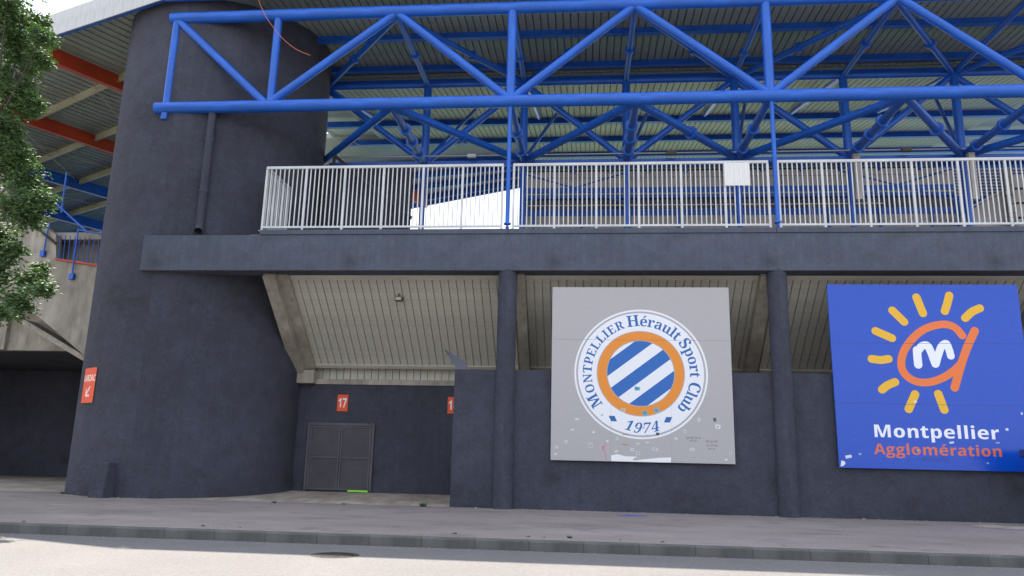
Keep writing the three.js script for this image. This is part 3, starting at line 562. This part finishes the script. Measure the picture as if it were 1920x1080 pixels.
// ---------------------------------------------------------------- main roof
{
  const t = thing('main_roof', 'ribbed beige metal roof over the stand with pale fascia', 'roof');
  const A0 = V(0, 16.62, .3), A1 = V(0, 16.98, -6.0), B0 = V(0, 16.78, -5.85), B1 = V(0, 20.9, -27);
  const xL = -14.3, xR = 27;
  const plane = (p, q, x0, x1, dy, th, name, mat) => { const a = p.clone(), b = q.clone(); a.x = b.x = (x0 + x1) / 2; a.y += dy; b.y += dy; return mesh(name, bar(a, b, x1 - x0, th), mat, t); };
  plane(A0, A1, xL, xR, .24, .14, 'roof_sheet', MAT.deck); plane(B0, B1, xL, xR, .27, .14, 'roof_sheet', MAT.deck);
  for (let x = -11.5; x < 20; x += .268) {
    plane(A0, A1, x + .018, x + .25, .02 + rr(-.002, .002), .07, 'roof_panel', MAT.deck);
    if (x > -12) plane(B0, B1, x + .018, x + .25, .02 + rr(-.002, .002), .07, 'roof_panel', MAT.deck);
  }
  plane(A0, A1, xL, -11.5, .035, .04, 'roof_panel', MAT.deck);
  mesh('step_closure', box(xL, 16.7, -6.16, xR, 17.5, -6.06), MAT.deck, t);
  const purlin = (z, y, h = .3) => { mesh('purlin', box(xL + .5, y - h, z - .05, xR, y, z + .05), MAT.blue, t); mesh('purlin_flange', box(xL + .5, y - h - .025, z - .11, xR, y - h - .003, z + .11), MAT.blue, t); };
  const yA = (z) => A0.y + (A1.y - A0.y) * (z - A0.z) / (A1.z - A0.z), yB = (z) => B0.y + (B1.y - B0.y) * (z - B0.z) / (B1.z - B0.z);
  purlin(-2.75, yA(-2.75), .24); purlin(-5.35, yA(-5.35), .24);
  for (const z of [-13.2, -17.4, -21.5, -25.5]) purlin(z, yB(z), .3);
  // fascia of upright sheets
  for (let x = xL + .02; x < 26; x += .5) mesh('fascia_panel', box(x + .004, 16.42, .42, x + .496, 17.38, .46), MAT.fascia, t);
  mesh('fascia_frame', box(xL, 16.44, .28, xR, 16.62, .40), MAT.blue, t);
  mesh('eave_sheet', box(xL, 17.3, .3, xR, 17.36, -6), MAT.deck, t);
}
// ---------------------------------------------------------------- corner roof on the left, turned away
{
  const th = 29 * D2R, tf = 20.5 * D2R, uf = V(-Math.cos(tf), 0, -Math.sin(tf)), vf = V(Math.sin(tf), 0, -Math.cos(tf)), u = V(-Math.cos(th), 0, -Math.sin(th)), v = V(Math.sin(th), 0, -Math.cos(th)), K = V(-14.3, 0, .44);
  const at = (a, b, y) => K.clone().addScaledVector(u, a).addScaledVector(v, b).setY(y);
  const t = thing('corner_roof', 'roof of the far stand beside the tree with orange and blue girders', 'roof');
  const af = (a, b, y) => K.clone().addScaledVector(uf, a).addScaledVector(vf, b).setY(y);
  const Y = 16.75;
  const poly = [[0, 0], [75, -9], [75, 32], [24, 32]].map(([a, b]) => at(a, b, 0)); poly.push(V(-14.3, 0, -24));
  const sh = new THREE.Shape(poly.map((p) => new THREE.Vector2(p.x, -p.z)));
  const g = new THREE.ExtrudeGeometry(sh, { depth: .14, bevelEnabled: false }); g.rotateX(-Math.PI / 2); g.translate(0, Y + .03, 0); uvm(g);
  mesh('roof_sheet', g, MAT.deck, t);
  const ribs = []; for (let a = .3; a < 52; a += .42) { const b1 = Math.min(30, 4 + a * 1.35); ribs.push(bar(at(a, .2 - .13 * a, Y + .01), at(a, b1, Y + .01), .05, .06)); }
  tag(mesh('deck_rib', mergeGeometries(ribs), MAT.deck, t), null, null, null, 'stuff');
  [7.2, 14.3, 21.5, 28.6, 35.7, 42.8].forEach((a, i) => {
    const m = i < 2 ? MAT.orange : MAT.blue, L = Math.min(30, 5 + a * 1.3);
    const gd = mesh('girder', bar(at(a, .3 - .13 * a, Y - .33), at(a, L, Y - .33), .06, .6), m, t);
    mesh('flange', bar(at(a, .3 - .13 * a, Y - .65), at(a, L, Y - .65), .24, .035), i < 2 ? MAT.orange : m, gd);
  });
  const g0 = [0, 7.2, 14.3, 21.5, 28.6, 35.7, 42.8, 50];
  for (let i = 0; i < 7; i++) [2.4, 5.2, 8.1, 11, 14, 17, 20, 23, 26].forEach((b, k) => {
    if (b > 3 + g0[i] * 1.25) return; const sft = i === 0 ? 0 : 0;
    const p = mesh('purlin', bar(at(g0[i] + .04, b + sft, Y - .16), at(g0[i + 1] - .04, b + sft, Y - .16), .05, .3), MAT.galv, t);
    mesh('lip', bar(at(g0[i] + .04, b + sft, Y - .325), at(g0[i + 1] - .04, b + sft, Y - .325), .12, .025), MAT.galv, p);
  });
  for (let i = 0; i < 4; i++) { mesh('tie_rod', tube(at(g0[i + 1], .6, Y - .2), at(g0[i + 2], 8, Y - .2), .018, 6), MAT.galv, t); mesh('tie_rod', tube(at((g0[i] + g0[i + 1]) / 2, .6, Y - .14), at((g0[i] + g0[i + 1]) / 2, 14 + i * 3, Y - .14), .018, 6), MAT.galv, t); }
  // fascia
  for (let a = .02; a < 70; a += .5) mesh('fascia_panel', bar(af(a + .004, -.04, 16.90), af(a + .496, -.04, 16.90), .04, .96), MAT.fascia, t);
  mesh('fascia_frame', bar(af(0, .08, 16.56), af(72, .08, 16.56), .12, .22), MAT.blue, t);
  // orange mast end above the roof
  mesh('mast', bar(at(9.5, 1.5, 17.0), at(11.8, -.2, 19.2), .3, .45), MAT.orange, t);
}
{ // unseen terrace added to block ground bounce under the corner roof
  const th = 29 * D2R, u = V(-Math.cos(th), 0, -Math.sin(th)), v = V(Math.sin(th), 0, -Math.cos(th)), K = V(-14.3, 0, .44);
  const at = (a, b, y) => K.clone().addScaledVector(u, a).addScaledVector(v, b).setY(y);
  const t = thing('bounce_block_terrace', 'unseen blue terrace added under the corner roof to block bounce light', 'terrace');
  mesh('raked_slab', bar(at(36, 8.5, 7.6), at(36, 36, .6), 52, .4), MAT.blue, t);
  mesh('light_block_wall', bar(at(14, 8.3, 3.7), at(62, 8.3, 3.7), .3, 7.9), MAT.concrete, t);  // added wall, keeps street light off the corner roof
}
// far end of the stand roof seen through the gap
{
  const Y = 19.0, a = G(700, 399, Y), b = G(985, 343, Y), c = V(b.x + 1, Y, -17), d = V(a.x - 4, Y, -17);
  const t = thing('far_roof', 'dark underside of the far stand roof seen through the railing', 'roof');
  const sh = new THREE.Shape([a, b, c, d].map((p) => new THREE.Vector2(p.x, -p.z))); const g = new THREE.ExtrudeGeometry(sh, { depth: .3, bevelEnabled: false }); g.rotateX(-Math.PI / 2); g.translate(0, Y, 0);
  mesh('roof_sheet', uvm(g), MAT.deck, t);
  const lerp = (s, q) => a.clone().lerp(b, s).lerp(d.clone().lerp(c, s), q);
  for (const q of [.12, .3, .48, .66]) mesh('purlin', bar(lerp(0, q).setY(Y - .2), lerp(1, q).setY(Y - .2), .08, .4), MAT.blue, t);
  mesh('edge_trim', bar(lerp(0, .004).setY(Y - .12), lerp(1, .004).setY(Y - .12), .15, .3), MAT.blue, t);
  mesh('girder', bar(G(752, 352, Y - .5), G(800, 379, Y - .5), .2, .8), MAT.orange, t);
}

// ---------------------------------------------------------------- gallery behind the railing
{
  const t = thing('gallery_floor', 'concrete gallery floor behind the railing', 'floor');
  mesh('slab', box(-10.8, beamTop - .35, -9.5, 25, 8.3, -.36), MAT.concrete, t);
}
{
  const Z = -9, x0 = P(980, 380, Z).x, xEnd = 15.2;
  const y = (py) => P(1280, py + (-1), Z).y;
  const t = thing('gallery_wall', 'gallery wall of pale panels above blue bands behind the railing', 'wall');
  mesh('base_wall', box(x0, 8.3, Z - .2, xEnd, y(404), Z), MAT.panelWhite, t);
  mesh('window_band', box(x0, y(404) + .003, Z - .25, xEnd, y(372), Z - .08), MAT.window, t);
  mesh('lower_blue_band', box(x0, y(404) - .02, Z - .0, xEnd, y(393), Z + .03), MAT.blue, t);
  mesh('blue_band', box(x0, y(372), Z - .2, xEnd, y(352), Z + .06), MAT.blue, t);
  mesh('ledge', box(x0, y(366), Z + .061, xEnd, y(363.5), Z + .1), MAT.galv, t);
  for (let x = x0; x < xEnd - .3; x += 1.22) { mesh('panel', box(x + .01, y(352) + .003, Z - .1, Math.min(xEnd, x + 1.21), y(333), Z), MAT.panelWhite, t); mesh('panel', box(x + .01, y(332), Z - .1, Math.min(xEnd, x + 1.21), y(321), Z), MAT.panelWhite, t); }
  mesh('dark_backing', box(x0, y(352), Z - .3, xEnd, y(316), Z - .11), MAT.window, t);
  for (let x = x0 + .6; x < xEnd; x += 1.6) mesh('bracket', box(x - .06, y(325), Z + .002, x + .06, y(314), Z + .16), MAT.blue, t);
  mesh('head_beam', box(x0, y(314) + .003, Z - .25, 26, y(303), Z + .2), MAT.blue, t);
  for (let x = x0 + .5; x < xEnd; x += 2.05) mesh('stud', box(x - .05, 8.3, Z + .001, x + .05, y(394), Z + .1), MAT.blue, t);
  // white rod along the gallery
  const r = thing('gallery_rail', 'thin white rail running along the gallery wall', 'rail'); mesh('rod', tube(V(x0 + .3, y(392), Z + .5), V(12.2, y(392), Z + .5), .028, 8), MAT.white, r);
  for (let x = x0 + .6; x < 12; x += 3.8) mesh('rail_post', tube(V(x, 8.3, Z + .5), V(x, y(392), Z + .5), .02, 8), MAT.white, r);
}
{ // end of the gallery on the right: stair flank and stacked seats
  const t = thing('gallery_stair', 'pale gallery stair flank with dark treads behind the railing', 'stairs');
  const Z = -7.6, q = (px, py) => { const p = P(px, py, Z); return [p.x, p.y]; };
  mesh('flank', extrudePoly([[q(1803, 432)[0], 8.3], q(1804, 404), q(1880, 356), q(1896, 356), [q(1896, 432)[0], 8.3]], .2, Z), MAT.panelWhite, t);
  mesh('handrail', tube(V(...q(1810, 394), Z + .1), V(...q(1880, 357), Z + .1), .035, 8), MAT.white, t);
  for (let i = 0; i < 7; i++) mesh('pier_block', box(q(1880, 400)[0], P(1890, 440 - i * 17, Z).y, Z + .22, q(1894, 400)[0], P(1890, 424 - i * 17, Z).y, Z + .5, .02), MAT.concrete, t);
  for (let i = 0; i < 4; i++) mesh('tier', box(q(1898, 400)[0], P(1890, 438 - i * 28, Z).y, Z - .3, 20, P(1890, 415 - i * 28, Z).y, Z + .3 - i * .05), MAT.panelWhite, t);
  mesh('back_panel', box(q(1796, 400)[0], 8.3, -9.2, 27, P(1850, 300, -9).y, -9.1), MAT.blue, t);
  for (let i = 0; i < 9; i++) mesh('slat', box(q(1800, 400)[0], P(1850, 318 + i * 6, -9).y, -9.09, 26, P(1850, 315 + i * 6, -9).y, -9.03), MAT.panelWhite, t);
}
{ // stair core wall beside the tower
  const Z = -4.4, t = thing('stair_core', 'dark stair core wall between the tower and the bright gap', 'wall');
  const xr = P(767, 400, Z).x; mesh('wall', box(-11.5, 8.3, Z - .3, xr, P(700, 312, Z).y, Z), MAT.stucco, t);
  const a = P(627, 292, Z + .5), b = P(772, 409, Z + .5); mesh('handrail', bar(a, b, .06, .12), MAT.stucco, t); mesh('newel', tube(V(a.x, 8.3, Z + .5), V(a.x, a.y + .3, Z + .5), .06, 10), MAT.stucco, t);
}
{ // hidden seats and grass that light the roof from below
  const g = extrudePoly([[-9.4, 8.9], [-9.4, 8.0], [-36, -.3], [-36, .9]].map(([z, y]) => [z, y]), 44, 0); g.rotateY(-Math.PI / 2); g.translate(26, 0, 0);
  const p = mesh('bounce_terrace', uvm(g), MAT.blue); tag(p, 'unseen sloping blue terrace added behind the gallery wall for bounce light', 'terrace');
  sheet([[[-70, .3, -36.5], [90, .3, -36.5], [90, .3, -130], [-70, .3, -130]]], MAT.pitch, 'pitch');
}

// ---------------------------------------------------------------- passage on the left of the tower
{
  const Z = -6.2, q = (px, py) => { const p = P(px, py, Z); return [p.x, p.y]; };
  const t = thing('concrete_stair', 'stained raw concrete stair flank left of the round tower', 'stairs');
  mesh('flank', extrudePoly([q(-120, 300), q(-120, 520), q(15, 560), q(75, 596), q(160, 668), q(230, 668), q(230, 502), q(105, 487), q(105, 440), q(55, 405), q(40, 400), q(0, 340)], .35, Z), MAT.concrete, t);
  mesh('soffit', bar(V(q(75, 596)[0] - 1, q(75, 600)[1], Z - 2.2), V(q(160, 668)[0] + 2, q(160, 668)[1] - 1.2, Z - 2.2), 3.8, .2), MAT.concrete, t);
  const rp = (px0, py0, px1, py1, r = .05) => mesh('railing_post', tube(V(...q(px0, py0), Z + .1), V(...q(px1, py1), Z + .1), r, 8), MAT.blue, t);
  rp(84, 478, 95, 420, .032); rp(137, 522, 150, 430, .032); mesh('post_foot', box(q(79, 480)[0], q(79, 482)[1], Z, q(88, 470)[0], q(79, 471)[1], Z + .16), MAT.blue, t); mesh('post_foot', box(q(133, 520)[0], q(133, 525)[1], Z, q(142, 515)[0], q(133, 514)[1], Z + .16), MAT.blue, t);
  rp(118, 400, 128, 325, .035);
  mesh('handrail', tube(V(...q(55, 415), Z + .1), V(...q(108, 458), Z + .1), .05, 8), MAT.iron, t); mesh('handrail', tube(V(...q(105, 380), Z + .1), V(...q(168, 437), Z + .1), .04, 8), MAT.blue, t); mesh('handrail', tube(V(...q(150, 432), Z + .1), V(...q(215, 444), Z + .1), .035, 8), MAT.blue, t);
  for (let i = 0; i < 9; i++) { const x = 112 + i * 9; mesh('baluster', tube(V(...q(x - 3, 488 + i * 1.2), Z), V(...q(x + 2, 440 + i), Z), .018, 6), MAT.blue, t); }
  mesh('edge_strip', bar(V(...q(105, 486), Z + .05), V(...q(200, 500), Z + .05), .1, .07), MAT.orange, t); mesh('loose_panel', extrudePoly([q(158, 495), q(180, 485), q(184, 497), q(170, 500)], .04, Z - .4), M(lin(.7, .25, .03), { roughness: .6 }), t);
  mesh('red_panel', extrudePoly([q(68, 436), q(84, 426), q(91, 427), q(91, 437)], .04, Z - .3), MAT.orange, t);
  const d = thing('passage_wall', 'raw concrete wall over the dark passage beside the tower', 'wall');
  const Zd = -7.3, top = P(60, 657, Zd).y;
  mesh('lintel_wall', box(-60, top, Zd - .3, -14.5, top + 4.6, Zd), MAT.concrete, d);
  mesh('cap', box(-60, top + 4.6, Zd - .3, -14.5, top + 4.9, Z - .36), MAT.concrete, d);
  const a = P(-60, 620, Zd + .2), b = P(12, 620, Zd + .2); mesh('pilaster', box(a.x, top, Zd, b.x, P(0, 560, Zd).y + 1, Zd + .2), MAT.concrete, d);
  const tn = thing('passage', 'passage left of the round tower, made deep so that it falls dark', 'passage');  // tunnel depth shaped to darken the opening
  mesh('ceiling', box(-60, top - .002, -24, -14.5, top + .3, Zd - .302), MAT.stucco, tn); mesh('back_wall', box(-60, -.2, -24.3, -10, top, -24), MAT.stucco, tn);
  mesh('side_wall', box(-14.4, -.2, -24, -14.1, top + .3, -7.1), MAT.stucco, tn); mesh('side_wall', box(-33.3, -.2, -24, -33, top, -7.3), MAT.stucco, tn); mesh('inner_wall', box(-33, -.2, -15.3, -14.5, top - .01, -15), MAT.stucco, tn);
}
// orange cable hanging in front of the tower
{
  const pts = [[478, -30], [485, 0], [497, 28], [508, 45], [530, 72], [555, 92], [582, 104]].map(([x, y]) => P(x, y, ZT + .42));
  const m = mesh('cable', new THREE.TubeGeometry(new THREE.CatmullRomCurve3(pts), 40, .009, 8), MAT.cable); tag(m, 'thin orange cable hanging from the roof in front of the tower', 'cable');
}
// recycling container cut by the right edge of the view
{
  const Z = 2.0, a = P(1906, 842, Z - 1.2), t = thing('recycling_container', 'dark blue recycling container in front of the blue sun sign', 'container', [a.x + .75, -.03, Z - .6]);
  const h = a.y + .03;
  const g = new THREE.CylinderGeometry(.7, .5, h - .3, 4, 1); g.rotateY(Math.PI / 4); g.translate(0, (h - .3) / 2 + .1, 0); mesh('body', uvm(g.toNonIndexed()), MAT.bin, t);
  mesh('lid', box(-.72, h - .22, -.6, .72, h, .6, .05), MAT.bin, t); for (const s of [-1, 1]) mesh('foot', box(s * .3 - .06, 0, -.2, s * .3 + .06, .14, .2), MAT.iron, t);
}

// ---------------------------------------------------------------- tree on the left
{
  seed = 4242;
  const ZTt = 6.3, base = V(-15.9, -.07, ZTt);
  const t = thing('street_tree', 'leafy green street tree in front of the corner roof', 'tree', [base.x, base.y, base.z]);
  const mpp = 1 / 88;
  const clumps = [[15, 25, 62], [62, 40, 38], [35, 95, 62], [70, 110, 34], [30, 165, 55], [55, 205, 32], [5, 240, 52], [78, 70, 26], [20, 300, 48], [45, 335, 42], [80, 372, 30], [30, 385, 46], [55, 405, 34], [0, 440, 42], [25, 470, 26], [-5, 505, 40], [55, 530, 36], [85, 540, 20], [30, 565, 36], [5, 590, 26], [75, 505, 18],
    [-70, 40, 110], [-80, 200, 100], [-70, 350, 90], [-80, 480, 90], [-190, 100, 150], [-200, 300, 150], [-320, 250, 150], [-150, -80, 140], [-300, 60, 150], [20, -60, 80], [-90, 570, 70]];
  const pos = [], col = [], wood = [];
  const c3 = clumps.map(([x, y, r], i) => ({ c: P(x, y, ZTt + (i < 21 ? rr(-.6, .6) : rr(-1.5, 1.2))), r: r * mpp }));
  // trunk and limbs
  const trunkTop = V(base.x + .15, 4.4, base.z);
  const limb = (a, b, r0, r1, bend = .3) => { const m = a.clone().lerp(b, .5).add(V(rr(-bend, bend), rr(0, bend), rr(-bend, bend))); wood.push(tube(a, m, r0, 8, (r0 + r1) / 2), tube(m, b, (r0 + r1) / 2, 8, r1)); return m; };
  const toLocal = (g) => g.translate(-base.x, -base.y, -base.z);
  const trunk = [tube(base.clone().add(V(0, -.1, 0)), V(base.x + .05, 2.3, base.z), .26, 14, .21), tube(V(base.x + .05, 2.3, base.z), trunkTop, .21, 14, .17)];
  mesh('trunk', toLocal(mergeGeometries(trunk)), MAT.bark, t);
  for (const { c, r } of c3) { const s = c.y > 6 ? trunkTop.clone().add(V(0, rr(0, 2.2), 0)) : trunkTop.clone().add(V(0, rr(-.8, .3), 0)); limb(s, c, .035, .012, .5); for (let k = 0; k < 5; k++) limb(c, c.clone().add(V(rr(-1, 1), rr(-.6, 1), rr(-1, 1)).multiplyScalar(r * .8)), .018, .006, .1); }
  wood.push(tube(trunkTop, trunkTop.clone().add(V(.3, 4, 0)), .17, 10, .07));
  mesh('limb', toLocal(mergeGeometries(wood)), MAT.bark, t);
  const q = new THREE.Quaternion(), e = new THREE.Euler();
  for (const { c, r } of c3) {
    const n = Math.round(Math.min(6500, 3600 * Math.pow(r, 2.1) + 800 * r));
    const tw = []; for (let k = 0; k < 26; k++) { let d; do d = V(rr(-1, 1), rr(-1, 1), rr(-1, 1)); while (d.length() > 1 || d.length() < .35); tw.push(c.clone().add(d.multiplyScalar(r * rr(.85, 1.25)))); }
    for (let i = 0; i < n; i++) {
      const b = tw[Math.floor(rnd() * tw.length)], p = c.clone().lerp(b, Math.pow(rnd(), .45)).add(V(rr(-1, 1), rr(-1, 1), rr(-1, 1)).multiplyScalar(.16 * r + .05));
      e.set(rr(-.9, .7), rr(0, 6.283), rr(-.7, .7)); q.setFromEuler(e);
      const L = rr(.085, .15), Wd = L * rr(.42, .6);
      const A = V(0, 0, 0), B = V(Wd / 2, -.006, L * .5), Cc = V(0, -.012, L), Dd = V(-Wd / 2, -.006, L * .5), Ee = V(0, .006, L * .5);
      for (const w of [A, B, Ee, Ee, B, Cc, A, Ee, Dd, Dd, Ee, Cc]) { const k = w.clone().applyQuaternion(q).add(p); pos.push(k.x - base.x, k.y - base.y, k.z - base.z); }
      const g = rr(.7, 1.25), yel = rr(0, 1); for (let k = 0; k < 12; k++) col.push((.062 + .045 * yel) * g, (.165 + .02 * yel) * g, (.03 + .012 * rnd()) * g);
    }
  }
  const g = new THREE.BufferGeometry(); g.setAttribute('position', new THREE.Float32BufferAttribute(pos, 3)); g.setAttribute('color', new THREE.Float32BufferAttribute(col, 3)); g.computeVertexNormals();
  mesh('crown', g, new THREE.MeshPhysicalMaterial({ vertexColors: true, roughness: .7, side: THREE.DoubleSide, transmission: .42, thickness: 0 }), t);
}
// ---------------------------------------------------------------- weeds
{
  seed = 777;
  const mk = (n, s) => { const pos = []; for (let i = 0; i < n; i++) { const a = rnd() * 6.283, l = s * rr(.5, 1.2), w = s * rr(.1, .2), lean = rr(.3, 1.1); const d = V(Math.cos(a) * lean, 1, Math.sin(a) * lean).normalize(), sd = V(-Math.sin(a), 0, Math.cos(a)); const o = V(rr(-.5, .5) * s, 0, rr(-.5, .5) * s), m = o.clone().addScaledVector(d, l * .6), tip = o.clone().addScaledVector(d, l).add(V(Math.cos(a) * l * .3, -.1 * l, Math.sin(a) * l * .3)); const m1 = m.clone().addScaledVector(sd, w), m2 = m.clone().addScaledVector(sd, -w); for (const p of [o, m1, m2, m1, tip, m2]) pos.push(p.x, p.y, p.z); } const g = new THREE.BufferGeometry(); g.setAttribute('position', new THREE.Float32BufferAttribute(pos, 3)); g.computeVertexNormals(); return g; };
  const gy = (z) => z > 0 ? YK * z / (ZK - .17) : .012;
  const put = (px, py, n, s, label, group) => { let p = G(px, py, 0); p = G(px, py, gy(p.z)); const m = mesh('weed', mk(n, s), MAT.weed); m.position.set(p.x, gy(p.z) - .012, p.z); m.castShadow = true; tag(m, label, 'weed', group); };
  put(793, 949, 46, .14, 'green weed tuft at the edge of the concrete apron'); put(514, 943, 40, .1, 'low green weed along the apron edge near the tower'); put(645, 946, 20, .07, 'tiny green weed along the apron edge below the gate');
  put(1690, 974, 46, .16, 'green weed at the foot of the street wall below the sun sign'); put(117, 926, 22, .12, 'pale weed at the left foot of the round tower'); 
  for (const [x, y, n, s] of [[852, 1003, 18, .06], [786, 1001, 8, .035], [835, 1003, 8, .03], [990, 1009, 12, .05], [1020, 1010, 10, .04], [1068, 1011, 26, .08], [44, 981, 16, .06], [380, 989, 16, .06], [450, 991, 10, .04], [1470, 1026, 10, .04], [1164, 1015, 10, .04], [1242, 1019, 12, .05]]) put(x, y - .5, n, s, 'tiny weed growing behind the kerb', 'weeds behind the kerb');
}

renderer.render(scene, camera);
